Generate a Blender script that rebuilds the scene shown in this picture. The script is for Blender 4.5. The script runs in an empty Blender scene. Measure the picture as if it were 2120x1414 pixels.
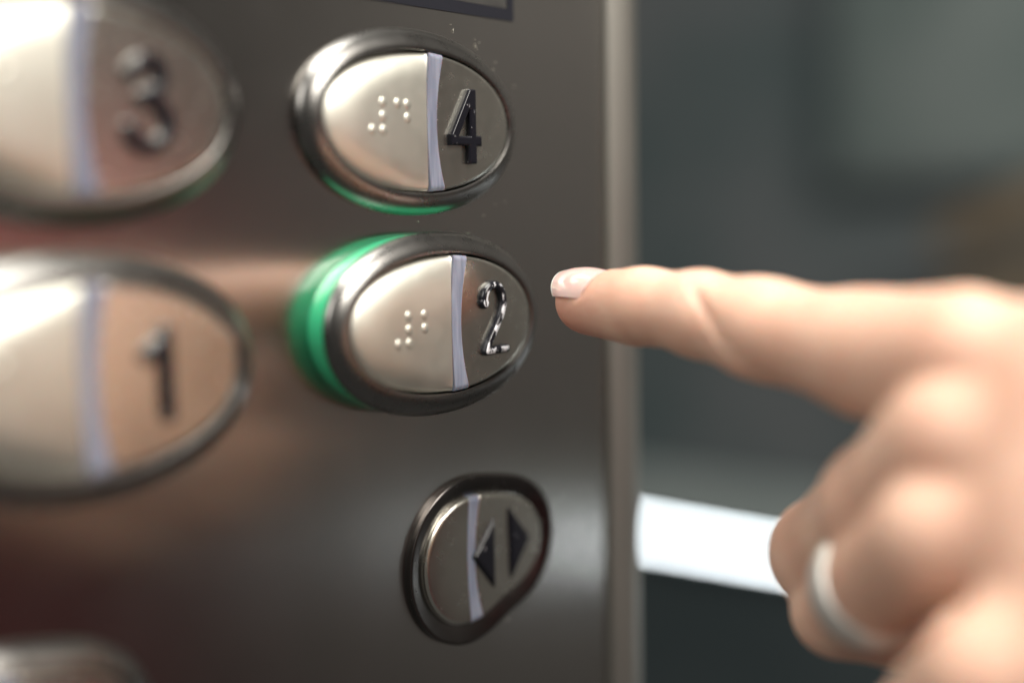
import bpy, bmesh, math, random
import numpy as np
from mathutils import Matrix, Vector
random.seed(7)
rng = np.random.default_rng(7)
sc = bpy.context.scene
col = sc.collection
R = math.radians

# ------------------------------------------------------------------ camera
CAM = np.array([-0.16862045, -0.16281758, 0.02183759])
RW = np.array([[0.64942948, 0.08369802, -0.75580155],
               [-0.7602533, 0.05054136, -0.6476577],
               [-0.01600843, 0.99520863, 0.09645475]])      # columns: camera right, up, back in the world
cd = bpy.data.cameras.new("camera")
cam = bpy.data.objects.new("camera", cd)
col.objects.link(cam)
cam.matrix_world = Matrix([list(RW[i]) + [CAM[i]] for i in range(3)] + [[0, 0, 0, 1]])
cd.sensor_width = 36.0
cd.lens = 36.0 * 2700 / 2120
cd.clip_start = 0.01
cd.clip_end = 50
cd.dof.use_dof = True
cd.dof.focus_distance = 0.2315
cd.dof.aperture_fstop = 2.95
sc.camera = cam

# ------------------------------------------------------------------ light
world = bpy.data.worlds.new("World")
sc.world = world
world.use_nodes = True
bg = world.node_tree.nodes["Background"]
bg.inputs[0].default_value = (1.0, 0.96, 0.90, 1)
bg.inputs[1].default_value = 0.085
sc.view_settings.view_transform = 'Standard'
sc.view_settings.look = 'None'
sc.view_settings.exposure = 0.0
sc.view_settings.gamma = 1.0
sc.cycles.use_denoising = True
sc.cycles.max_bounces = 8


def area(name, loc, target, sx, sy, power, colr):
    ld = bpy.data.lights.new(name, 'AREA')
    ld.shape = 'RECTANGLE'
    ld.size, ld.size_y, ld.energy, ld.color = sx, sy, power, colr
    o = bpy.data.objects.new(name, ld)
    col.objects.link(o)
    o.location = loc
    o.rotation_euler = (Vector(target) - Vector(loc)).to_track_quat('-Z', 'Y').to_euler()
    return o


area("window_light", (0.12, -1.30, 1.0), (0, -0.05, 0), 1.0, 0.7, 33, (1.0, 0.95, 0.87))
area("side_fill_light", (-0.80, -0.16, 0.55), (0, -0.07, -.02), 0.4, 0.5, 3.6, (1.0, 0.96, 0.9))  # added fill to brighten the wall-facing side of the hand
area("ceiling_light", (-0.10, -0.30, 1.15), (0, -0.08, 0), 0.75, 0.45, 21, (1.0, 0.97, 0.9))


# ------------------------------------------------------------------ helpers
def tag(o, label=None, cat=None, group=None, kind=None):
    if label: o["label"] = label
    if cat: o["category"] = cat
    if group: o["group"] = group
    if kind: o["kind"] = kind
    return o


def empty(name, loc):
    o = bpy.data.objects.new(name, None)
    o.empty_display_size = 0.01
    o.location = loc
    col.objects.link(o)
    return o


def mesh(name, verts, faces, mat, parent=None, smooth=True, angle=None):
    me = bpy.data.meshes.new(name)
    me.from_pydata([tuple(v) for v in verts], [], [tuple(f) for f in faces])
    bm = bmesh.new()
    bm.from_mesh(me)
    bmesh.ops.remove_doubles(bm, verts=bm.verts, dist=1e-7)
    bmesh.ops.recalc_face_normals(bm, faces=bm.faces)
    bm.to_mesh(me)
    bm.free()
    if smooth:
        me.shade_smooth()
        if angle:
            me.set_sharp_from_angle(angle=R(angle))
    me.materials.append(mat)
    o = bpy.data.objects.new(name, me)
    col.objects.link(o)
    if parent: o.parent = parent
    return o


def box(name, lo, hi, mat, parent=None, bevel=0.0):
    bm = bmesh.new()
    bmesh.ops.create_cube(bm, size=1)
    for v in bm.verts:
        v.co = Vector([lo[i] + (v.co[i] + .5) * (hi[i] - lo[i]) for i in range(3)])
    if bevel:
        bmesh.ops.bevel(bm, geom=list(bm.edges), offset=bevel, segments=4, affect='EDGES', profile=0.5)
    me = bpy.data.meshes.new(name)
    bm.to_mesh(me)
    bm.free()
    if bevel:
        me.shade_smooth()
        me.set_sharp_from_angle(angle=R(50))
    me.materials.append(mat)
    o = bpy.data.objects.new(name, me)
    col.objects.link(o)
    if parent: o.parent = parent
    return o


def surface_nets(F, org, h):
    """closed mesh of the zero level of F (negative inside)"""
    S = F < 0
    n = np.array(F.shape)
    c = np.zeros(n - 1, np.int8)
    for dx in (0, 1):
        for dy in (0, 1):
            for dz in (0, 1):
                c += S[dx:n[0] - 1 + dx, dy:n[1] - 1 + dy, dz:n[2] - 1 + dz]
    act = (c > 0) & (c < 8)
    idx = np.argwhere(act)
    num = -np.ones(n - 1, np.int64)
    num[act] = np.arange(len(idx))
    acc = np.zeros((len(idx), 3))
    cnt = np.zeros(len(idx))
    corners = [(a, b, d) for a in (0, 1) for b in (0, 1) for d in (0, 1)]
    for p in corners:
        for ax in range(3):
            if p[ax]: continue
            q = list(p); q[ax] = 1
            fa = F[tuple((idx + p).T)].astype(np.float64)
            fb = F[tuple((idx + q).T)].astype(np.float64)
            m = (fa < 0) != (fb < 0)
            t = np.where(m, fa / np.where(m, fa - fb, 1), 0)
            pos = np.tile(np.array(p, float), (len(idx), 1))
            pos[:, ax] = t
            acc[m] += pos[m]
            cnt[m] += 1
    V = (idx + acc / cnt[:, None]) * h + org
    faces = []
    for ax in range(3):
        b, d = [(1, 2), (2, 0), (0, 1)][ax]
        sl0 = [slice(None)] * 3; sl1 = [slice(None)] * 3
        sl0[ax] = slice(0, -1); sl1[ax] = slice(1, None)
        X = S[tuple(sl0)] != S[tuple(sl1)]
        e = np.argwhere(X)
        ok = (e[:, b] > 0) & (e[:, d] > 0) & (e[:, b] < n[b] - 1) & (e[:, d] < n[d] - 1)
        e = e[ok]
        def vi(ob, od):
            q = e.copy(); q[:, b] -= ob; q[:, d] -= od
            return num[tuple(q.T)]
        f = np.stack([vi(1, 1), vi(0, 1), vi(0, 0), vi(1, 0)], 1)
        s = S[tuple(e.T)]
        f[~s] = f[~s][:, ::-1]
        faces.append(f)
    return V, np.concatenate(faces)


def np_mesh(name, V, Fc, mat, parent=None):
    me = bpy.data.meshes.new(name)
    me.vertices.add(len(V))
    me.vertices.foreach_set("co", np.asarray(V, np.float32).ravel())
    me.loops.add(len(Fc) * 4)
    me.loops.foreach_set("vertex_index", Fc.astype(np.int32).ravel())
    me.polygons.add(len(Fc))
    me.polygons.foreach_set("loop_start", np.arange(0, len(Fc) * 4, 4, dtype=np.int32))
    me.update(calc_edges=True)
    me.validate()
    me.shade_smooth()
    me.materials.append(mat)
    o = bpy.data.objects.new(name, me)
    col.objects.link(o)
    if parent: o.parent = parent
    return o


# ------------------------------------------------------------------ materials
def new_mat(name):
    m = bpy.data.materials.new(name)
    m.use_nodes = True
    nt = m.node_tree
    return m, nt, nt.nodes["Principled BSDF"]


def N(nt, t, **kw):
    n = nt.nodes.new(t)
    for k, v in kw.items():
        if k in n.inputs: n.inputs[k].default_value = v
        else: setattr(n, k, v)
    return n


def coords(nt, scale):
    tc = N(nt, 'ShaderNodeTexCoord')
    mp = N(nt, 'ShaderNodeMapping')
    mp.inputs['Scale'].default_value = scale
    nt.links.new(tc.outputs['Object'], mp.inputs['Vector'])
    return mp.outputs[0]


def noise(nt, vec, scale=1.0, detail=3, rough=.5):
    n = N(nt, 'ShaderNodeTexNoise')
    n.inputs['Scale'].default_value = scale
    n.inputs['Detail'].default_value = detail
    n.inputs['Roughness'].default_value = rough
    nt.links.new(vec, n.inputs['Vector'])
    return n.outputs['Fac']


def ramp(nt, fac, stops):
    r = N(nt, 'ShaderNodeValToRGB')
    e = r.color_ramp.elements
    while len(e) < len(stops): e.new(0.5)
    for i, (p, c) in enumerate(stops):
        e[i].position = p
        e[i].color = (*c, 1) if len(c) == 3 else c
    nt.links.new(fac, r.inputs[0])
    return r.outputs[0]


def g(v): return (v, v, v)


def bump(nt, h, bsdf, strength, dist):
    b = N(nt, 'ShaderNodeBump')
    b.inputs['Strength'].default_value = strength
    b.inputs['Distance'].default_value = dist
    nt.links.new(h, b.inputs['Height'])
    nt.links.new(b.outputs[0], bsdf.inputs['Normal'])
    return b


def metal(name, c0, c1, r0, r1, grain=3500, grain_d=2e-6, grain_s=.5, mott=350, stretch=(1, 1, 1), aniso=0.0, mstretch=None):
    m, nt, b = new_mat(name)
    b.inputs['Metallic'].default_value = 1
    big = noise(nt, coords(nt, tuple(mott * s for s in (mstretch or stretch))), 1, 4, .6)
    nt.links.new(ramp(nt, big, [(.3, c0), (.7, c1)]), b.inputs['Base Color'])
    nt.links.new(ramp(nt, big, [(.3, g(r0)), (.7, g(r1))]), b.inputs['Roughness'])
    fine = noise(nt, coords(nt, tuple(grain * s for s in stretch)), 1, 2, .6)
    bump(nt, fine, b, grain_s, grain_d)
    if aniso:
        b.inputs['Anisotropic'].default_value = aniso
        t = N(nt, 'ShaderNodeTangent'); t.direction_type = 'RADIAL'; t.axis = 'Z'
        nt.links.new(t.outputs[0], b.inputs['Tangent'])
    return m


M = {}
M['panel'] = metal('brushed_steel', (.425, .41, .39), (.445, .43, .41), .19, .23, aniso=.75, grain=6500, grain_d=4e-7,
                   grain_s=.7, mott=45, stretch=(1, 1, .02), mstretch=(1, 1, 1))
M['trim'] = metal('trim_steel', (.30, .295, .27), (.34, .33, .30), .46, .5, grain=9000, grain_d=5e-7, mott=20, stretch=(1, 1, .3))
M['plate'] = metal('satin_nickel', (.70, .692, .62), (.73, .72, .645), .43, .47, grain=3600, grain_d=5e-6, grain_s=.6, mott=200)
M['number_plate'] = metal('worn_nickel', (.62, .605, .545), (.66, .645, .58), .24, .28, grain=4600, grain_d=2e-6, grain_s=.5, mott=450)
M['bezel'] = metal('bezel_metal', (.22, .214, .205), (.24, .234, .225), .26, .30, grain=4600, grain_d=2.5e-6, grain_s=.6, mott=200)
M['dark_bezel'] = metal('dark_bezel_metal', (.115, .105, .10), (.135, .125, .12), .24, .28, grain=4600, grain_d=3e-6, grain_s=.6, mott=200)
M['ring_metal'] = metal('white_gold', (.86, .83, .78), (.92, .90, .86), .42, .47)
M['ring_metal'].node_tree.nodes['Principled BSDF'].inputs['Metallic'].default_value = .7


def plain(name, c, rough=.5, **kw):
    m, nt, b = new_mat(name)
    b.inputs['Base Color'].default_value = (*c, 1)
    b.inputs['Roughness'].default_value = rough
    for k, v in kw.items():
        b.inputs[k.replace('_', ' ')].default_value = v
    return m


M['green'] = plain('green_acrylic', (.05, .52, .25), .24, Coat_Weight=.4, Coat_Roughness=.08, Subsurface_Weight=.35, Subsurface_Scale=.0015)
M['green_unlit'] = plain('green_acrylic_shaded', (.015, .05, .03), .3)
M['gap'] = plain('dark_gap', (.01, .01, .01), .6)
m, nt, b = new_mat('frosted_acrylic')
f = noise(nt, coords(nt, (1400, 1400, 120)), 1, 3, .5)
nt.links.new(ramp(nt, f, [(.35, (.17, .185, .25)), (.65, (.27, .285, .36))]), b.inputs['Base Color'])
b.inputs['Roughness'].default_value = .28
b.inputs['Subsurface Weight'].default_value = .4
b.inputs['Subsurface Scale'].default_value = .001
M['acrylic'] = b.id_data and m

# worn black enamel over bare metal; with ridge, window glints painted instead
def enamel(name, lo, hi, sc_=900, ridge=False):
    m, nt, b = new_mat(name)
    v = coords(nt, (sc_, sc_, sc_ * .6))
    n1 = noise(nt, v, 1, 6, .7)
    chip_glint = ramp(nt, n1, [(lo, g(0)), (hi, g(1))])
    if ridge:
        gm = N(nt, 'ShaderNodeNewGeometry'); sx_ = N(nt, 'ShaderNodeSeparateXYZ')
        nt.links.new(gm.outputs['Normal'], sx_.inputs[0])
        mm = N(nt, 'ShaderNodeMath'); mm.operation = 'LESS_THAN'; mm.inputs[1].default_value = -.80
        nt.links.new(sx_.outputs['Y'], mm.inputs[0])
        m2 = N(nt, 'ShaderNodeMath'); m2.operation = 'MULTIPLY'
        nt.links.new(mm.outputs[0], m2.inputs[0]); nt.links.new(chip_glint, m2.inputs[1])
        chip_glint = m2.outputs[0]
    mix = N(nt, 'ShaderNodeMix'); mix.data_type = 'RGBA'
    nt.links.new(chip_glint, mix.inputs[0])
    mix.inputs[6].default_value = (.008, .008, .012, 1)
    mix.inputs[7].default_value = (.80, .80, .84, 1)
    nt.links.new(mix.outputs[2], b.inputs['Base Color'])
    mt_ = N(nt, 'ShaderNodeMath'); mt_.operation = 'MULTIPLY'; mt_.inputs[1].default_value = .3 if ridge else 1
    nt.links.new(chip_glint, mt_.inputs[0]); nt.links.new(mt_.outputs[0], b.inputs['Metallic'])
    nt.links.new(ramp(nt, n1, [(lo, g(.16)), (hi, g(.4))]), b.inputs['Roughness'])
    bump(nt, n1, b, .5, 3e-5)
    return m


M['enamel'] = enamel('black_enamel', .655, .67)
M['enamel_glints'] = enamel('black_enamel_painted_glints', .515, .53, 420, True)  # pale patches paint a window reflection onto the front-facing ridge
M['print'] = plain('dark_print', (.012, .013, .02), .4)
M['screen'] = metal('display_steel', (.36, .36, .35), (.4, .4, .39), .28, .34)


# ------------------------------------------------------------------ the control panel
panel = empty("control_panel", (0, 0, 0))
tag(panel, "brushed steel lift control panel carrying the oval buttons", "control panel")
# faceplate with real depth; the right edge ends at x = 52 mm
box("faceplate", (-0.42, 0.0, -0.40), (0.0520, 0.004, 0.40), M['panel'], panel, .0006)
prof = [(0.0524, -.0004), (0.0527, -.0010), (0.0534, -.0013), (0.0575, -.0020), (0.0585, -.0021), (0.0594, -.0019), (0.0630, -.0004), (0.0636, .0002)]
prof += [(0.0636, .02), (0.0524, .02)]
V = [(x, y, z) for z in (-.40, .40) for x, y in prof]
n = len(prof)
Fc = [(i, (i + 1) % n, n + (i + 1) % n, n + i) for i in range(n)] + [tuple(range(n)), tuple(range(2 * n - 1, n - 1, -1))]
mesh("edge_trim", V, Fc, M['trim'], panel, angle=25)

disp = empty("display_frame", (-0.03, 0, 0.09))
tag(disp, "dark rectangular display border at the top edge above the button 4", "display")
fx0, fx1, fz0, fz1 = -0.105, 0.0230, 0.0582, 0.125
def ringrect(name, x0, x1, z0, z1, wx, wz, y, mat, par):
    o = [(x0, z0), (x1, z0), (x1, z1), (x0, z1)]
    i = [(x0 + wx, z0 + wz), (x1 - wx, z0 + wz), (x1 - wx, z1 - wz), (x0 + wx, z1 - wz)]
    V = [(a - par.location.x, y, c - par.location.z) for a, c in o + i] + [(a - par.location.x, 0.0, c - par.location.z) for a, c in o + i]
    F = []
    for k in range(4):
        l = (k + 1) % 4
        F += [(k, l, 4 + l, 4 + k), (k, l, 8 + l, 8 + k), (4 + k, 4 + l, 12 + l, 12 + k)]
    return mesh(name, V, F, mat, par, smooth=False)
ringrect("frame", fx0, fx1, fz0, fz1, .0017, .0021, -.0003, M['print'], disp)
box("screen", (fx0 + .0018 + .03, -.00015, fz0 + .0022 - .09), (fx1 - .0018 + .03, 0, fz1 - .0022 - .09), M['screen'], disp)


# ------------------------------------------------------------------ buttons (local mm: x right, z up, h towards the viewer)
def outline_ellipse(a, b, e=2.06):
    def r(t):
        c, s = np.abs(np.cos(t)), np.abs(np.sin(t))
        return ((c / a) ** e + (s / b) ** e) ** (-1 / e)
    return r


OPEN_R = np.array([16.5, 16.3, 15.7, 15.0, 13.6, 12.1, 11.0, 10.5, 10.7, 11.3, 13.0, 15.2, 16.3, 16.3, 15.2, 13.5, 12.4, 11.7, 11.9, 12.3, 13.3, 14.6, 15.8, 16.5])
def outline_fourier(vals):
    c = np.fft.fft(vals) / len(vals)
    def r(t):
        t = np.asarray(t, float) + math.pi
        out = np.full(t.shape, c[0].real)
        for k in range(1, 5):
            out = out + 2 * (c[k] * np.exp(1j * k * t)).real
        return out
    return r


def curve_x(pts, z):
    """divider edge x at height z"""
    z_, x_ = zip(*sorted((p[1], p[0]) for p in pts))
    return np.polyval(np.polyfit(z_, x_, 3), z)


def intersect(rf, pts, sign):
    """angle where the divider edge meets the outline, above (+1) or below (-1)"""
    zs = np.linspace(0, sign * 14, 1500)
    xs = curve_x(pts, zs)
    inside = np.hypot(xs, zs) < rf(np.arctan2(zs, xs))
    k = np.argmin(inside)
    return zs[k]


def to_world(x, z, h):
    return np.stack([x * 1e-3, -h * 1e-3, z * 1e-3], -1)


def grid_faces(nu, nv):
    return [(i * nv + j, (i + 1) * nv + j, (i + 1) * nv + j + 1, i * nv + j + 1) for i in range(nu - 1) for j in range(nv - 1)]


def plate_piece(name, rf, Lc, Rc, hfun, mat, parent, h0, nu=56, nv=72, depth=2.2, edge=.16):
    """a slab between two boundary polylines (each nv points from top to bottom)"""
    u = (1 - np.cos(np.linspace(0, math.pi, nu))) / 2
    X = Lc[None, :, 0] * (1 - u[:, None]) + Rc[None, :, 0] * u[:, None]
    Z = Lc[None, :, 1] * (1 - u[:, None]) + Rc[None, :, 1] * u[:, None]
    rho = np.hypot(X, Z) / rf(np.arctan2(Z, X))
    Hh = h0 + hfun(X, Z, rho)
    # rolled edge at the divider sides
    V = to_world(X, Z, Hh).reshape(-1, 3)
    F = grid_faces(nu, nv)
    rim = [i * nv for i in range(nu)] + [(nu - 1) * nv + j for j in range(1, nv)] + [i * nv + nv - 1 for i in range(nu - 2, -1, -1)] + [j for j in range(nv - 2, 0, -1)]
    base = len(V)
    low = V[rim].copy()
    low[:, 1] += depth * 1e-3
    V = np.concatenate([V, low])
    m = len(rim)
    F += [(rim[k], rim[(k + 1) % m], base + (k + 1) % m, base + k) for k in range(m)]
    return mesh(name, V, F, mat, parent, angle=35)


def arc_pts(rf, t0, t1, n, shrink=0.0):
    t = np.linspace(t0, t1, n)
    r = rf(t) - shrink
    return np.stack([r * np.cos(t), r * np.sin(t)], 1)


def stroke_sdf(P, lines):
    d = np.full(P.shape[:-1], 1e3)
    for pl in lines:
        pts, w = pl
        for (a, b) in zip(pts[:-1], pts[1:]):
            a = np.array(a, float); b = np.array(b, float)
            ab = b - a
            t = np.clip(((P - a) @ ab) / max(ab @ ab, 1e-9), 0, 1)
            d = np.minimum(d, np.linalg.norm(P - a - t[..., None] * ab, axis=-1) - w)
    return d


def poly_sdf(P, poly):
    poly = np.array(poly, float)
    d = np.full(P.shape[:-1], 1e3)
    ins = np.zeros(P.shape[:-1], bool)
    for a, b in zip(poly, np.roll(poly, -1, 0)):
        ab = b - a
        t = np.clip(((P - a) @ ab) / (ab @ ab), 0, 1)
        d = np.minimum(d, np.linalg.norm(P - a - t[..., None] * ab, axis=-1))
        c = ((a[1] > P[..., 1]) != (b[1] > P[..., 1])) & (P[..., 0] < (b[0] - a[0]) * (P[..., 1] - a[1]) / (b[1] - a[1] + 1e-12) + a[0])
        ins ^= c
    return np.where(ins, -d, d)


def relief(name, sdf2, x0, x1, z0, z1, hb, ht, mat, parent, rnd=True, step=.11, cham=.45):
    xs = np.arange(x0, x1, step); zs = np.arange(z0, z1, step); hs = np.arange(hb - .3, ht + .4, step)
    P = np.stack(np.meshgrid(xs, zs, indexing='ij'), -1)
    d2 = sdf2(P)[:, None, :]                                   # x, h, z
    h = hs[None, :, None]
    dt = h - ht
    if rnd:
        k = .8
        q = np.clip(d2 + k, 0, None) ** 2 + np.clip(dt + k, 0, None) ** 2
        F = np.sqrt(q) - k + np.minimum(np.maximum(d2 + k, dt + k), 0)
    else:
        F = np.maximum(np.maximum(d2, dt), (d2 + dt + cham) * .7071)
    F = np.maximum(F, hb - h)
    F = F.transpose(0, 1, 2)
    V, Fc = surface_nets(F, np.array([x0, hb - .3, z0]), step)
    W = np.stack([V[:, 0], -V[:, 1], V[:, 2]], 1) * 1e-3
    o = np_mesh(name, W, Fc, mat, parent)
    o.data.flip_normals()
    if not rnd: o.data.set_sharp_from_angle(angle=R(28))
    return o


def build_button(cx, cz, h, rf, divL, divR, label, group, dots=(), glyph=None, flush=False, ring_w=4.2, collar='green'):
    t = empty("lift_button", (cx * 1e-3, 0, cz * 1e-3))
    tag(t, label, "button", group)
    nt_ = 160
    th = np.linspace(0, 2 * math.pi, nt_, endpoint=False)
    P0 = arc_pts(rf, 0, 2 * math.pi * (1 - 1 / nt_), nt_)
    T = np.roll(P0, -1, 0) - np.roll(P0, 1, 0)
    Nn = np.stack([T[:, 1], -T[:, 0]], 1)
    Nn /= np.linalg.norm(Nn, axis=1)[:, None]

    def sweep(name, prof, mat, closed=True, ang=40):
        V = []
        for (w, hh) in prof:
            Q = P0 + Nn * w
            V.append(to_world(Q[:, 0], Q[:, 1], np.full(nt_, hh)))
        V = np.concatenate(V)
        F = []
        k = len(prof)
        for i in range(k if closed else k - 1):
            for j in range(nt_):
                F.append((i * nt_ + j, i * nt_ + (j + 1) % nt_, ((i + 1) % k) * nt_ + (j + 1) % nt_, ((i + 1) % k) * nt_ + j))
        return mesh(name, V, F, mat, t, angle=ang)

    if not flush:
        pr = [(.28, -3.2), (.28, -.55), (.36, -.36), (.6, -.25), (1.0, -.28), (1.7, -.48), (2.5, -.85), (3.15, -1.28), (3.65, -1.75), (3.98, -2.2), (4.15, -2.6), (4.15, -2.85), (3.95, -3.0)]
        sweep("bezel_ring", [(w * ring_w / 4.2, h + d) for w, d in pr], M['bezel'])
        if h - 2.97 > .2:
            k = ring_w / 4.2
            top = h - 2.97
            cw = 3.75 if h > 5 else 2.9
            cp = [(.3, 0.0), (.3, top), (cw * k, top)] + [(cw * k - .0 + .12 * math.sin(math.pi * q), top * (1 - q)) for q in (.15, .4, .6, .85)] + [(cw * k, 0.0)]
            sweep("collar", cp, M[collar])
    else:
        sweep("bezel_ring", [(.25, -.0), (.25, h - 1.05), (.45, h - .95), (1.6, h - .62), (2.9, h - .28), (3.6, h - .16), (3.72, h - .19), (3.82, h - .32), (3.84, .0)], M['dark_bezel'], ang=28)
    # plates
    nv = 72
    zt, zb = intersect(rf, divL, 1), intersect(rf, divL, -1)
    zl = np.linspace(zt, zb, nv)
    Lr = np.stack([curve_x(divL, zl), zl], 1)
    t0 = math.atan2(zt, curve_x(divL, zt)); t1 = math.atan2(zb, curve_x(divL, zb)) + 2 * math.pi
    Lout = arc_pts(rf, t0, t1, nv, .06)

    def dome(X, Z, rho):
        dl = np.clip(curve_x(divL, Z) - X, 0, 50)
        q = np.clip((1 - rho) / .42, 0, 1)
        side = -1.35 * (1 - q) ** 2.4 * np.clip((dl) / 9, 0, 1) ** .6 - .42 * np.clip((rho - .93) / .07, 0, 1) ** 2
        return .25 + side - .0030 * (X + 6) ** 2 * .35 - .0042 * Z ** 2

    k_ = .14 if flush else 1.0
    bp = plate_piece("braille_plate" if dots else "blank_plate", rf, Lout, Lr, lambda X, Z, r: dome(X, Z, r) * k_ - (.3 * np.clip((r - .95) / .05, 0, 1) ** 2 if flush else 0), M['number_plate' if flush else 'plate'], t, h)
    zt2, zb2 = intersect(rf, divR, 1), intersect(rf, divR, -1)
    zr = np.linspace(zt2, zb2, nv)
    Rr = np.stack([curve_x(divR, zr), zr], 1)
    gap = .10
    plate_piece("light_strip", rf, Lr + [gap, 0], Rr - [gap, 0],
                lambda X, Z, r: .22 * k_ - .35 * np.clip((r - .93) / .07, 0, 1) ** 2, M['acrylic'], t, h, nu=10)
    s0 = math.atan2(zt2, curve_x(divR, zt2)); s1 = math.atan2(zb2, curve_x(divR, zb2))
    Rout = arc_pts(rf, s0, s1, nv, .1)

    def flat(X, Z, rho):
        dr = np.clip(X - curve_x(divR, Z), 0, 50)
        return -.12 * k_ - .30 * np.clip((rho - .955) / .045, 0, 1) ** 1.5 - .12 * np.clip(1 - dr / .35, 0, 1) ** 2 + .004 * (X - 4) * k_ - .0011 * (X - 11) ** 2 * k_
    npl = plate_piece("number_plate", rf, Rr, Rout, flat, M['number_plate'], t, h)
    # braille dots
    if dots:
        src = None
        for (x, z) in dots:
            if src is None:
                V, F = [], []
                nr, ns = 7, 20
                for i in range(nr):
                    a = i / (nr - 1) * math.pi / 2
                    for j in range(ns):
                        b_ = 2 * math.pi * j / ns
                        V.append((.00090 * math.cos(a) * math.cos(b_), -.00026 * math.sin(a), .00090 * math.cos(a) * math.sin(b_)))
                for i in range(nr - 1):
                    for j in range(ns):
                        F.append((i * ns + j, i * ns + (j + 1) % ns, (i + 1) * ns + (j + 1) % ns, (i + 1) * ns + j))
                o = mesh("braille_dot", V, F, M['plate'], bp)
                src = o.data
            else:
                o = bpy.data.objects.new("braille_dot", src)
                col.objects.link(o)
                o.parent = bp
            X, Z = np.array(float(x)), np.array(float(z))
            rho = math.hypot(x, z) / float(rf(np.array(math.atan2(z, x))))
            hh = h + float(dome(X, Z, np.array(rho))) * k_
            o.location = (x * 1e-3, -(hh - .04) * 1e-3, z * 1e-3)
    glyph(h, npl)
    return t


def gl_lines(lines, mat, ht=1.0, rnd=True, name="numeral", cham=.45):
    def f(h, par):
        pts = np.array([p for l, w in lines for p in l])
        lo, hi = pts.min(0) - 2, pts.max(0) + 2
        relief(name, lambda P: stroke_sdf(P, lines), lo[0], hi[0], lo[1], hi[1], h - .5, h + ht - .1, mat, par, rnd, cham=cham)
    return f


def glyph4(h, par):
    polys = [[(10.75, 6.1), (12.35, 6.1), (12.35, -2.1), (13.75, -2.1), (13.75, -3.7), (12.4, -3.7), (12.4, -6.9), (10.55, -6.9), (10.55, -3.7), (5.95, -3.7), (5.95, -2.0)],
             ]
    hole = [(10.75, 2.6), (10.75, -2.15), (7.9, -2.15)]
    def s(P): return np.maximum(poly_sdf(P, polys[0]) - .14, -poly_sdf(P, hole))
    relief("numeral", s, 5, 15, -8, 7.2, h - .5, h + 1.0, M['enamel'], par, False, cham=.28)


def arrows(h, par):
    tl = [(-4.3, .6), (1.7, 7.0), (1.7, -6.4)]
    tr = [(12.2, 1.4), (6.2, 8.0), (6.6, -5.6)]
    for p in (tl, tr):
        c = np.mean(p, axis=0)
        relief("arrow", lambda P: poly_sdf(P, p) - .15, -5.5, 13.5, -7.5, 9.5, h - .5, h + .75, M['enamel'], par, False, step=.14, cham=.62)


rf0 = outline_ellipse(22.5, 11.95)
dL = [(1.3, 11.7), (.75, 7.1), (.33, 1.75), (.4, -3.6), (.72, -7.7), (.95, -12.0)]
dR = [(4.76, 11.35), (3.7, 7.15), (3.0, 1.75), (3.08, -3.7), (3.78, -8.2), (4.78, -11.6)]
NS = [(-12.5, -1.8), (-10.05, 2.8), (-10.05, .5), (-10.05, -1.8)]
def brl(extra, dz=0.0): return [(x, z + dz) for x, z in NS + extra]
d1, d4_, d2_, d5_ = (-6.6, 2.8), (-4.35, 2.75), (-6.6, .5), (-4.35, .45)
GRP = "oval lift buttons on the panel"
build_button(-4.5, 38.1, 3.07, rf0, dL, dR, "oval steel button with raised black 4, near the top of the panel", GRP,
             brl([d1, d4_, d5_]), glyph4)
def smooth_line(p, n=5):
    p = [np.array(q, float) for q in p]
    e = [2 * p[0] - p[1]] + p + [2 * p[-1] - p[-2]]
    out = []
    for k in range(1, len(e) - 2):
        for j in range(n):
            t = j / n
            out.append(tuple(.5 * (2 * e[k] + (e[k + 1] - e[k - 1]) * t + (2 * e[k - 1] - 5 * e[k] + 4 * e[k + 1] - e[k + 2]) * t * t
                                   + (3 * e[k] - e[k - 1] - 3 * e[k + 1] + e[k + 2]) * t ** 3)))
    return out + [tuple(p[-1])]


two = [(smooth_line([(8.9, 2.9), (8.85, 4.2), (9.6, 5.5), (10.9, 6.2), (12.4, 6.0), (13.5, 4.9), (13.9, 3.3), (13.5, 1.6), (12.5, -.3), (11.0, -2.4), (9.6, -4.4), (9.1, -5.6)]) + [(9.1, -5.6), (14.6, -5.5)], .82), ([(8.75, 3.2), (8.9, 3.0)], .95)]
build_button(-3.4, 3.1, 6.9, rf0, dL, dR, "oval button with raised 2, painted glints and green collar, beside the fingertip", GRP,
             brl([(-6.3, 2.8), (-6.25, .5)], -.8), gl_lines(two, M['enamel_glints'], 1.15))
rfo = outline_fourier(OPEN_R)
oL = [(-4.88, 11.32), (-5.45, 6), (-5.66, 3.0), (-5.66, -1.74), (-5.29, -7.43), (-4.88, -11.75)]
oR = [(-1.9, 11.35), (-2.9, 7), (-3.35, 3.36), (-3.3, -2.26), (-2.44, -8.11), (-1.16, -11.55)]
build_button(11.9, -42.3, 1.15, rfo, oL, oR, "smaller rounded flush button with two black door arrows, lowest in its column", GRP, (), arrows, True)
three = [(smooth_line([(7.6, 4.0), (9.2, 5.7), (11.4, 5.8), (12.6, 4.2), (12.0, 2.0), (9.6, .8), (12.3, -.4), (13.6, -2.6), (12.6, -5.0), (10.2, -6.1), (7.8, -5.3), (7.2, -3.6)]), 1.15)]
rfL = outline_ellipse(24.2, 12.9)
sL = lambda q, k=1.08, dx=-2.6: [(x + dx, z * k) for x, z in q]
build_button(-70.6, 38.3, 3.04, rfL, sL(dL), sL(dR), "large blurred oval button with raised 3, at the top left corner", GRP,
             sL(brl([d1, d4_]), 1, -6.5), gl_lines(three, M['enamel'], 1.1))
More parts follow.
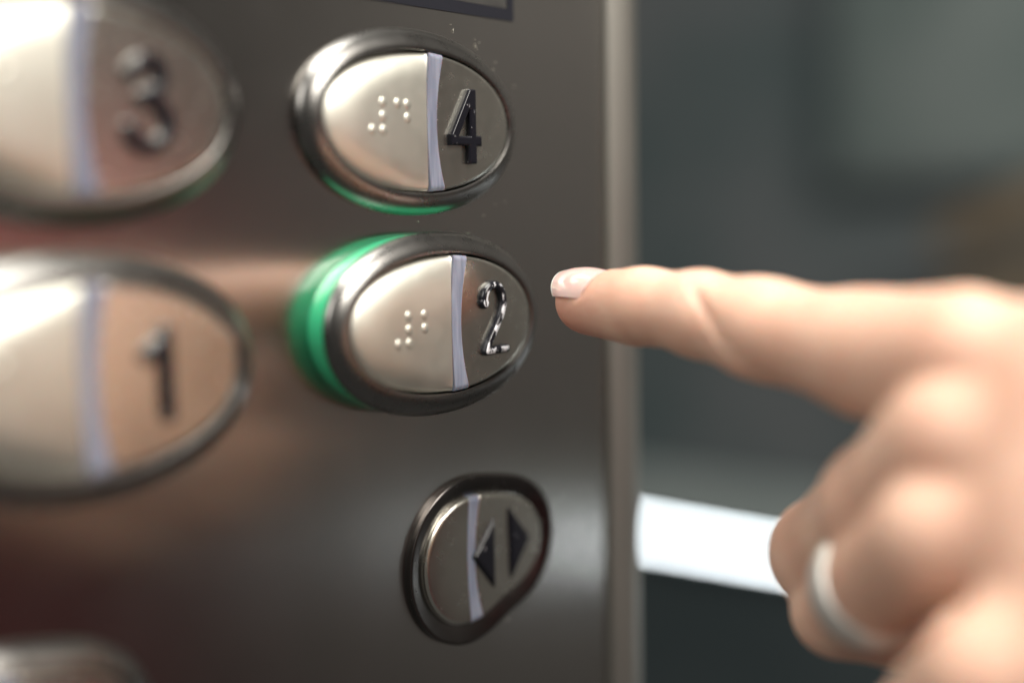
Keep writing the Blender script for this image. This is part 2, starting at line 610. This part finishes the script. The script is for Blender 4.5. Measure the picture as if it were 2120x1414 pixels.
one = [([(8.4, 2.6), (10.8, 4.6), (11.2, 5.6), (11.2, -6.0)], 1.15), ([(8.4, 2.6), (10.2, 4.0)], 1.3)]
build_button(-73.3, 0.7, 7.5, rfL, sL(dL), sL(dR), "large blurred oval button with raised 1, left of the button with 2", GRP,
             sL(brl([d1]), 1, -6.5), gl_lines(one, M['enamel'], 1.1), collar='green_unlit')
build_button(-82.5, -50.5, 3.04, rfo, oL, oR, "blurred round button mostly cut off by the bottom left corner", GRP, (), arrows)


# ------------------------------------------------------------------ the hand
def at(px, py, d):
    """a joint measured on the photograph with its depth (mm) -> world mm"""
    c = np.array([(px - 1060) / 2700 * d, -(py - 707) / 2700 * d, -d])
    return RW @ c + CAM * 1e3


tip = at(1212, 624, 229.5); dip = at(1338, 635, 216.5); pip = at(1575, 681, 200.5); prx = at(1790, 725, 186.5)
mc = [at(1995, 738, 172.0), at(1985, 908, 168.5), at(1950, 1105, 165.5), at(2060, 1400, 152.0)]
zz = np.array([0, 0, 1.0]); a_ = np.array([0, 1.0, 0]); tt = mc[1] - mc[0]; tt[1] = 0; tt /= np.linalg.norm(tt)
nn = np.cross(tt, a_); nn *= np.sign(nn[2]); nn /= np.linalg.norm(nn)
def off(p, a=0, n=0, t=0): return p + a_ * a + nn * n + tt * t
pm = at(1712, 1148, 212.0)                                      # middle finger knuckle
pr_ = at(1738, 1262, 208.0)                                     # ring finger knuckle
pp = at(1900, 1510, 185.0)
wrist = np.mean(mc, 0) + [0, -74, -3]
prims = []                                                       # groups of (a, b, ra, rb, k)
def chain(pts, rs, k=3.0): return [(pts[i], pts[i + 1], rs[i], rs[i + 1], k) for i in range(len(pts) - 1)]
index = chain([tip, dip], [5.35, 5.95]) + [(off(tip, -1.5, -1.2), off(dip, 4, -1.0), 5.0, 5.6, 2.5)] \
    + chain([dip, (dip + pip) / 2 + zz * .45, pip], [5.95, 6.6, 7.2]) + chain([pip, prx, mc[0]], [7.2, 7.9, 9.2], 4) \
    + [(off(prx, -2, -5), off(mc[0], 8, -7), 6.5, 8, 6)] + [(off(pip, -4, -2.5), off(prx, 2, -4.5), 5.6, 7.2, 4)]
def flexed(m, p, rm, rp, l2, l3):
    p3 = p + (-.62 * a_ - .75 * nn) * l2
    p4 = p3 + (-.98 * a_ + .15 * nn) * l3
    return chain([m, (m + p) / 2, p], [rm, (rm + rp) / 2 - .3, rp], 3) + chain([p, p3, p4], [rp, rp - .8, rp - 2], 2.5)
middle = flexed(mc[1], pm, 9.5, 8.9, 26, 20)
ringf = flexed(mc[2], pr_, 8.5, 7.2, 24, 19)
pinky = flexed(mc[3], pp, 8.3, 7.0, 19, 16)
palm = []
for i, m_ in enumerate(mc):
    c_ = wrist + tt * (i - 1.5) * 9
    palm += [(off(m_, -12.5, -.5), c_, 8.6, 12.5, 9)]
    if i < 3:
        palm += [(off((m_ + mc[i + 1]) / 2, -15, -.2), c_ + tt * 4, 8.0, 12, 9)]
    palm += [(off(m_, -16, -9), c_ - nn * 5, 9, 13, 8)]
palm += [(wrist, wrist + np.array([0, -45, -8]), 20, 24, 14), (wrist + tt * 9, wrist + np.array([0, -45, -8]) + tt * 9, 17, 20, 14)]
tm = off(mc[0], -36, -20, -7); ti = off(mc[0], -8, -30, -2); tp_ = off(mc[0], 14, -37, 5)
thumb = chain([wrist - tt * 12 - nn * 8, tm, ti, tp_], [13, 10.5, 9.2, 7.4], 5)

allp = index + middle + ringf + pinky + palm + thumb
pts = np.array([p[0] for p in allp] + [p[1] for p in allp])
lo = pts.min(0) - 30; hi = pts.max(0) + 30
H = 0.72
dim = np.ceil((hi - lo) / H).astype(int)
gx = [lo[i] + H * np.arange(dim[i]) for i in range(3)]


def smin(a, b, k):
    h_ = np.clip(k - np.abs(a - b), 0, None) / k
    return np.minimum(a, b) - h_ * h_ * k * .25


def field(group):
    Fg = np.full(dim, 14.0, np.float32)
    for (a, b, ra, rb, k) in group:
        mn = np.minimum(a, b) - max(ra, rb) - 14; mx = np.maximum(a, b) + max(ra, rb) + 14
        i0 = np.clip(((mn - lo) / H).astype(int), 0, dim); i1 = np.clip(((mx - lo) / H).astype(int) + 1, 0, dim)
        X = gx[0][i0[0]:i1[0], None, None]; Y = gx[1][None, i0[1]:i1[1], None]; Z = gx[2][None, None, i0[2]:i1[2]]
        ab = b - a; L2 = ab @ ab
        t = np.clip(((X - a[0]) * ab[0] + (Y - a[1]) * ab[1] + (Z - a[2]) * ab[2]) / L2, 0, 1)
        d = np.sqrt((X - a[0] - t * ab[0]) ** 2 + (Y - a[1] - t * ab[1]) ** 2 + (Z - a[2] - t * ab[2]) ** 2) - (ra + (rb - ra) * t)
        s = (slice(i0[0], i1[0]), slice(i0[1], i1[1]), slice(i0[2], i1[2]))
        Fg[s] = smin(Fg[s], d.astype(np.float32), k)
    return Fg


F = field(index)
for grp, k in ((middle, 1.0), (ringf, 1.0), (pinky, 1.0), (palm, 4.5), (thumb, 3)):
    F = smin(F, field(grp), k)

NAIL = -27
# nail frame on the index tip
fa = (tip - dip) / np.linalg.norm(tip - dip)                    # towards the tip
fn = np.array([math.sin(R(NAIL)), 0, math.cos(R(NAIL))]); fn = fn - fa * (fn @ fa); fn /= np.linalg.norm(fn)
fs = np.cross(fa, fn)


def region(c, r):
    i0 = np.clip(((c - r - lo) / H).astype(int), 0, dim); i1 = np.clip(((c + r - lo) / H).astype(int) + 1, 0, dim)
    s = (slice(i0[0], i1[0]), slice(i0[1], i1[1]), slice(i0[2], i1[2]))
    P = np.stack(np.meshgrid(gx[0][s[0]], gx[1][s[1]], gx[2][s[2]], indexing='ij'), -1)
    return s, P


def groove(c, nrm, width, depth, rad, arcdir=None):
    """soft skin crease: lowers the surface near the plane through c"""
    s, P = region(c, rad)
    q = P - c
    d = q @ (nrm / np.linalg.norm(nrm))
    w = np.exp(-(d / width) ** 2) * np.clip(1 - np.linalg.norm(q, axis=-1) / rad, 0, 1) ** .5
    if arcdir is not None: w = w * np.clip((q @ arcdir) / rad * 3 + .2, 0, 1)
    F[s] += (depth * w).astype(np.float32)


groove(dip + fa * -1, fa, .8, .8, 12, -fn)
groove(off(dip, -1.2, 0), fa * 1 + fn * .1, .8, .05, 12, nn)
cam_dir = CAM * 1e3 - pip; cam_dir /= np.linalg.norm(cam_dir)
zz = np.array([0, 0, 1.0])
groove(pip + a_ * 3.6, a_ - zz * .95, .6, 2.3, 11, cam_dir)
groove(pip + a_ * 6.2 - zz * .5, a_ - zz * .8, .6, .7, 9, cam_dir)
groove(pip - a_ * .5 - zz * 1, a_ - zz * 1.1, .9, .6, 10, cam_dir)
groove(off(pip, .5, 0), a_, .8, .5, 13, -nn)
for q in (3, .5, -2): groove(off(pip, q, 0), a_, .6, .07, 13, nn)

# nail bed: sink the skin where the plate sits
s, P = region(tip + fn * 4, 14)
q = P - tip
v = q @ fa; uu = q @ fs; ww = q @ fn
rad_ = np.sqrt(uu ** 2 + ww ** 2); ang = np.arctan2(uu, ww)
bed = np.maximum(np.maximum(np.abs(ang) - .90, -(v + 6.4 - 1.3 * (ang / .98) ** 2)) * 4.5, 4.95 - rad_)
F[s] = np.maximum(F[s], -bed.astype(np.float32))
F[s] = np.where(F[s] > 3, F[s], F[s])
V, Fc = surface_nets(F, lo, H)

# skin
m, nt, b = new_mat('skin')
tc = coords(nt, (1, 1, 1))
n1 = noise(nt, tc, 90, 4, .6)
base_c = ramp(nt, n1, [(.3, (.72, .43, .315)), (.7, (.80, .545, .42))])
n3 = noise(nt, tc, 420, 4, .7)
vd = N(nt, 'ShaderNodeVectorMath'); vd.operation = 'DISTANCE'          # the pad of the fingertip is redder
tco = N(nt, 'ShaderNodeTexCoord')
nt.links.new(tco.outputs['Object'], vd.inputs[0])
vd.inputs[1].default_value = tuple((tip - nn * 8 + a_ * 2 - np.mean(mc, 0)) * 1e-3)
mr = N(nt, 'ShaderNodeMapRange')
for k_, v_ in ((1, .005), (2, .021), (3, .95), (4, 0.0)): mr.inputs[k_].default_value = v_
nt.links.new(vd.outputs['Value'], mr.inputs[0])
mx = N(nt, 'ShaderNodeMix'); mx.data_type = 'RGBA'
nt.links.new(mr.outputs[0], mx.inputs[0]); nt.links.new(base_c, mx.inputs[6]); mx.inputs[7].default_value = (.66, .22, .15, 1)
mx2 = N(nt, 'ShaderNodeMix'); mx2.data_type = 'RGBA'
nt.links.new(ramp(nt, n3, [(.45, g(0)), (.75, g(.45))]), mx2.inputs[0])
nt.links.new(mx.outputs[2], mx2.inputs[6]); mx2.inputs[7].default_value = (.72, .36, .26, 1)
nt.links.new(mx2.outputs[2], b.inputs['Base Color'])
b.inputs['Roughness'].default_value = .42
b.inputs['Specular IOR Level'].default_value = .4
b.inputs['Subsurface Weight'].default_value = .45
b.inputs['Subsurface Radius'].default_value = (1, .35, .18)
b.inputs['Subsurface Scale'].default_value = .0035
n2 = noise(nt, tc, 1100, 4, .65)
bump(nt, n2, b, .8, 2e-4)
M['skin'] = m
person = empty("person", tuple(np.mean(mc, 0) * 1e-3))
tag(person, "left hand of a person pointing its index finger at the button 2, others curled", "person")
org = np.mean(mc, 0) * 1e-3
hand = np_mesh("hand", V * 1e-3 - org, Fc, M['skin'], person)
sm = hand.modifiers.new("smooth", 'SMOOTH'); sm.factor = .5; sm.iterations = 2

M['nail'] = plain('nail', (.80, .50, .46), .16, Subsurface_Weight=.4, Subsurface_Scale=.002, Coat_Weight=.5, Coat_Roughness=.1)
M['nail_edge'] = plain('nail_free_edge', (.86, .80, .72), .2, Subsurface_Weight=.4, Subsurface_Scale=.002)
Vn, Fn = [], []
nu, nv = 25, 29
for layer, dr in ((0, 0.0), (1, -.32)):
    for i in range(nu):
        an = -.92 + 1.84 * i / (nu - 1)
        for j in range(nv):
            f_ = j / (nv - 1)
            v0 = -6.2 + 1.5 * abs(an) ** 2
            v1 = 4.6 - 2.3 * abs(an) ** 2.2
            v_ = v0 + (v1 - v0) * f_
            r_ = 5.42 + dr + .5 * math.sin(math.pi * f_) - .5 * max(0, f_ - .75) + .25 * (1 - abs(an))
            p = tip + fa * v_ + fs * (r_ * math.sin(an)) + fn * (r_ * math.cos(an))
            Vn.append(p * 1e-3 - org)
Fn = grid_faces(nu, nv)
b0 = nu * nv
Fn += [(b0 + a, b0 + d_, b0 + c, b0 + bb) for a, bb, c, d_ in grid_faces(nu, nv)]
rim = [i * nv for i in range(nu)] + [(nu - 1) * nv + j for j in range(1, nv)] + [i * nv + nv - 1 for i in range(nu - 2, -1, -1)] + [j for j in range(nv - 2, 0, -1)]
Fn += [(rim[k], rim[(k + 1) % len(rim)], b0 + rim[(k + 1) % len(rim)], b0 + rim[k]) for k in range(len(rim))]
nail = mesh("fingernail", Vn, Fn, M['nail'], person, angle=50)
nail.data.materials.append(M['nail_edge'])
for pl in nail.data.polygons:
    c = np.array(pl.center) + org - tip * 1e-3
    if c @ fa > .0042 - .0023 * (abs(math.atan2(c @ fs, c @ fn))) ** 2.2: pl.material_index = 1

# ring on the ring finger
rc = mc[2] + (pr_ - mc[2]) * .62
ax = (pr_ - mc[2]); ax /= np.linalg.norm(ax)
e1 = np.cross(ax, nn); e1 /= np.linalg.norm(e1); e2 = np.cross(ax, e1)
Vr, Fr = [], []
prof = [(-3.7, .0), (-3.7, .9), (-3.1, 1.5), (-1.5, 1.8), (0, 1.9), (1.5, 1.8), (3.1, 1.5), (3.7, .9), (3.7, .0), (0, -.2)]
na = 72
for i in range(na):
    t = 2 * math.pi * i / na
    for w, r_ in prof:
        p = ax * w + (e1 * math.cos(t) + e2 * math.sin(t)) * (7.5 + r_)
        Vr.append(p * 1e-3)
k = len(prof)
for i in range(na):
    for j in range(k):
        Fr.append((i * k + j, i * k + (j + 1) % k, ((i + 1) % na) * k + (j + 1) % k, ((i + 1) % na) * k + j))
ring = mesh("finger_ring", Vr, Fr, M['ring_metal'], angle=50)
ring.location = rc * 1e-3
tag(ring, "plain pale metal band worn on the ring finger of the hand", "ring")

# ------------------------------------------------------------------ background
def wallmat(name, c0, c1, scale, rough=.7):
    m, nt, b = new_mat(name)
    f = noise(nt, coords(nt, (scale, scale, scale)), 1, 3, .5)
    nt.links.new(ramp(nt, f, [(.35, c0), (.65, c1)]), b.inputs['Base Color'])
    b.inputs['Roughness'].default_value = rough
    return m


wm = wallmat('wall_paint', (.07, .098, .103), (.125, .138, .145), 3.6)
w = box("wall", (1.40, .10, -1.3), (1.50, 2.2, 1.6), wm)
tag(w, kind="structure")
w = box("wall", (1.40, -4.6, -1.3), (1.50, .0998, 1.6), wallmat('warm_wall_paint', (.068, .071, .072), (.24, .23, .222), 1.3))
tag(w, kind="structure")
dado = box("low_wall", (1.385, .05, -1.3), (1.3995, 2.2, -.46), wallmat('dark_dado', (.035, .05, .055), (.05, .065, .07), 2))
tag(dado, kind="structure")
sr = empty("light_rail", (1.37, 0, -.44))
tag(sr, "bright white light strip running low along the dark wall behind the hand", "light")
m, nt, b = new_mat('lamp_glow')
b.inputs['Base Color'].default_value = (0.8, .8, .8, 1)
b.inputs['Emission Color'].default_value = (.90, .96, 1, 1)
b.inputs['Emission Strength'].default_value = 14
rp = wallmat('rail_paint', (.30, .35, .345), (.34, .39, .385), 3)
box("housing", (-.012, -.86, .006), (.029, 1.6, .085), rp, sr, .003)
box("lip", (-.012, -.86, -.012), (.029, 1.6, -.0045), wallmat('dark_lip', (.03, .04, .045), (.04, .05, .055), 3), sr, .001)
box("diffuser", (-.002, -.85, -.0040), (.028, 1.59, .0010), m, sr)
pp_ = empty("glazed_panel", (1.38, .40, .35))
tag(pp_, "pale grey green glazed panel blurred at the upper right of the background", "glass panel")
box("frame", (-.015, -.22, -.30), (.015, .22, .40), wallmat('panel_frame', (.09, .118, .123), (.12, .14, .146), 3), pp_, .004)
box("pane", (-.019, -.20, -.28), (-.0155, .20, .38), wallmat('frosted_pane', (.13, .168, .163), (.18, .215, .21), 7, .6), pp_, .001)
bd = empty("wooden_bench_back", (1.30, .36, -.02))
tag(bd, "brown wooden rail end blurred at the right edge above the hand", "rail")
for k in range(2):
    o = box("rail", (-.015, -.12, -.022), (.015, .09, .022), wallmat('brown_wood', (.15, .115, .08), (.20, .155, .10), 20), bd, .006)
    o.rotation_euler = (R(-24), 0, 0)
    o.location = (0, 0, .035 - .085 * k)

# ------------------------------------------------------------------ the person's sweater, outside the frame but mirrored in the steel
def coarse(prs, h, mat, name, parent):
    global lo, dim, gx, H
    P_ = np.array([p[0] for p in prs] + [p[1] for p in prs])
    H = h
    lo = P_.min(0) - 190; dim = np.ceil((P_.max(0) + 190 - lo) / H).astype(int)
    gx = [lo[i] + H * np.arange(dim[i]) for i in range(3)]
    Fq = np.full(dim, 60.0, np.float32)
    X, Y, Z = gx[0][:, None, None], gx[1][None, :, None], gx[2][None, None, :]
    for (a, b, ra, rb, k) in prs:
        ab = b - a
        t = np.clip(((X - a[0]) * ab[0] + (Y - a[1]) * ab[1] + (Z - a[2]) * ab[2]) / (ab @ ab), 0, 1)
        d = np.sqrt((X - a[0] - t * ab[0]) ** 2 + (Y - a[1] - t * ab[1]) ** 2 + (Z - a[2] - t * ab[2]) ** 2) - (ra + (rb - ra) * t)
        Fq = smin(Fq, d.astype(np.float32), k)
    Fq += (2.5 * np.sin(X / 19 + 2 * np.sin(Z / 31)) * np.sin(Y / 23 + np.sin(X / 17)) + 0 * Z).astype(np.float32)
    V, Fc = surface_nets(Fq, lo, H)
    return np_mesh(name, V * 1e-3 - org, Fc, mat, parent)


A = lambda *v: np.array(v, float)
w2 = wrist + A(0, -38, -7)
elbow, shoulder = A(70, -420, -110), A(300, -650, 0)
m, nt, b = new_mat('maroon_wool')
f = noise(nt, coords(nt, (260, 260, 260)), 1, 3, .6)
nt.links.new(ramp(nt, f, [(.3, (.27, .045, .05)), (.7, (.36, .075, .08))]), b.inputs['Base Color'])
b.inputs['Roughness'].default_value = .9
coarse([(w2, elbow, 33, 52, 10), (elbow, shoulder, 52, 66, 25), (shoulder, A(420, -760, -60), 70, 110, 40), (A(400, -740, -80), A(430, -770, -520), 120, 135, 50),
        (A(420, -760, -60), A(520, -870, -30), 110, 80, 40)], 7.0, m, "sweater", person)

# ------------------------------------------------------------------ lint caught round the buttons
bm = bmesh.new()
def fibre(x, z, L, wd, ang, y=-.00008):
    a0 = ang
    p = np.array([x, z])
    last = None
    for k in range(7):
        nrm_ = np.array([-math.sin(a0), math.cos(a0)]) * wd
        q = [bm.verts.new((p[0] + s_ * nrm_[0], y - .0001 * math.sin(k * .6), p[1] + s_ * nrm_[1])) for s_ in (-1, 1)]
        q.append(bm.verts.new((p[0], y - .0001 * math.sin(k * .6) - wd * 1.6, p[1])))
        if last:
            for i_ in range(3):
                bm.faces.new((last[i_], last[(i_ + 1) % 3], q[(i_ + 1) % 3], q[i_]))
        else: bm.faces.new(q)
        last = q
        p = p + np.array([math.cos(a0), math.sin(a0)]) * L / 6
        a0 += random.uniform(-.7, .7)
    bm.faces.new(last[::-1])
for cx_, cz_, a_h, b_h, t0_, t1_, nn_ in ((-4.5, 38.1, 27.2, 16.9, 20, 85, 9), (-3.4, 3.1, 27.2, 16.9, 60, 110, 4), (11.5, -42.3, 20, 15, 200, 300, 3), (-4.5, 38.1, 27, 17, 270, 330, 2)):
    for _ in range(nn_):
        t_ = R(random.uniform(t0_, t1_)); e_ = 1 + abs(random.gauss(0, .10))
        fibre((cx_ + a_h * e_ * math.cos(t_)) * 1e-3, (cz_ + b_h * e_ * math.sin(t_)) * 1e-3, random.choice((.0003, .0004, .0009)), random.uniform(.00002, .00004), random.uniform(0, 6.28))
me = bpy.data.meshes.new("lint"); bm.to_mesh(me); bm.free()
me.materials.append(plain('lint_fibre', (.55, .53, .45), .8))
lint = bpy.data.objects.new("lint", me); col.objects.link(lint)
tag(lint, "fine pale lint and dust specks caught round the button rims", "dust", kind="stuff")
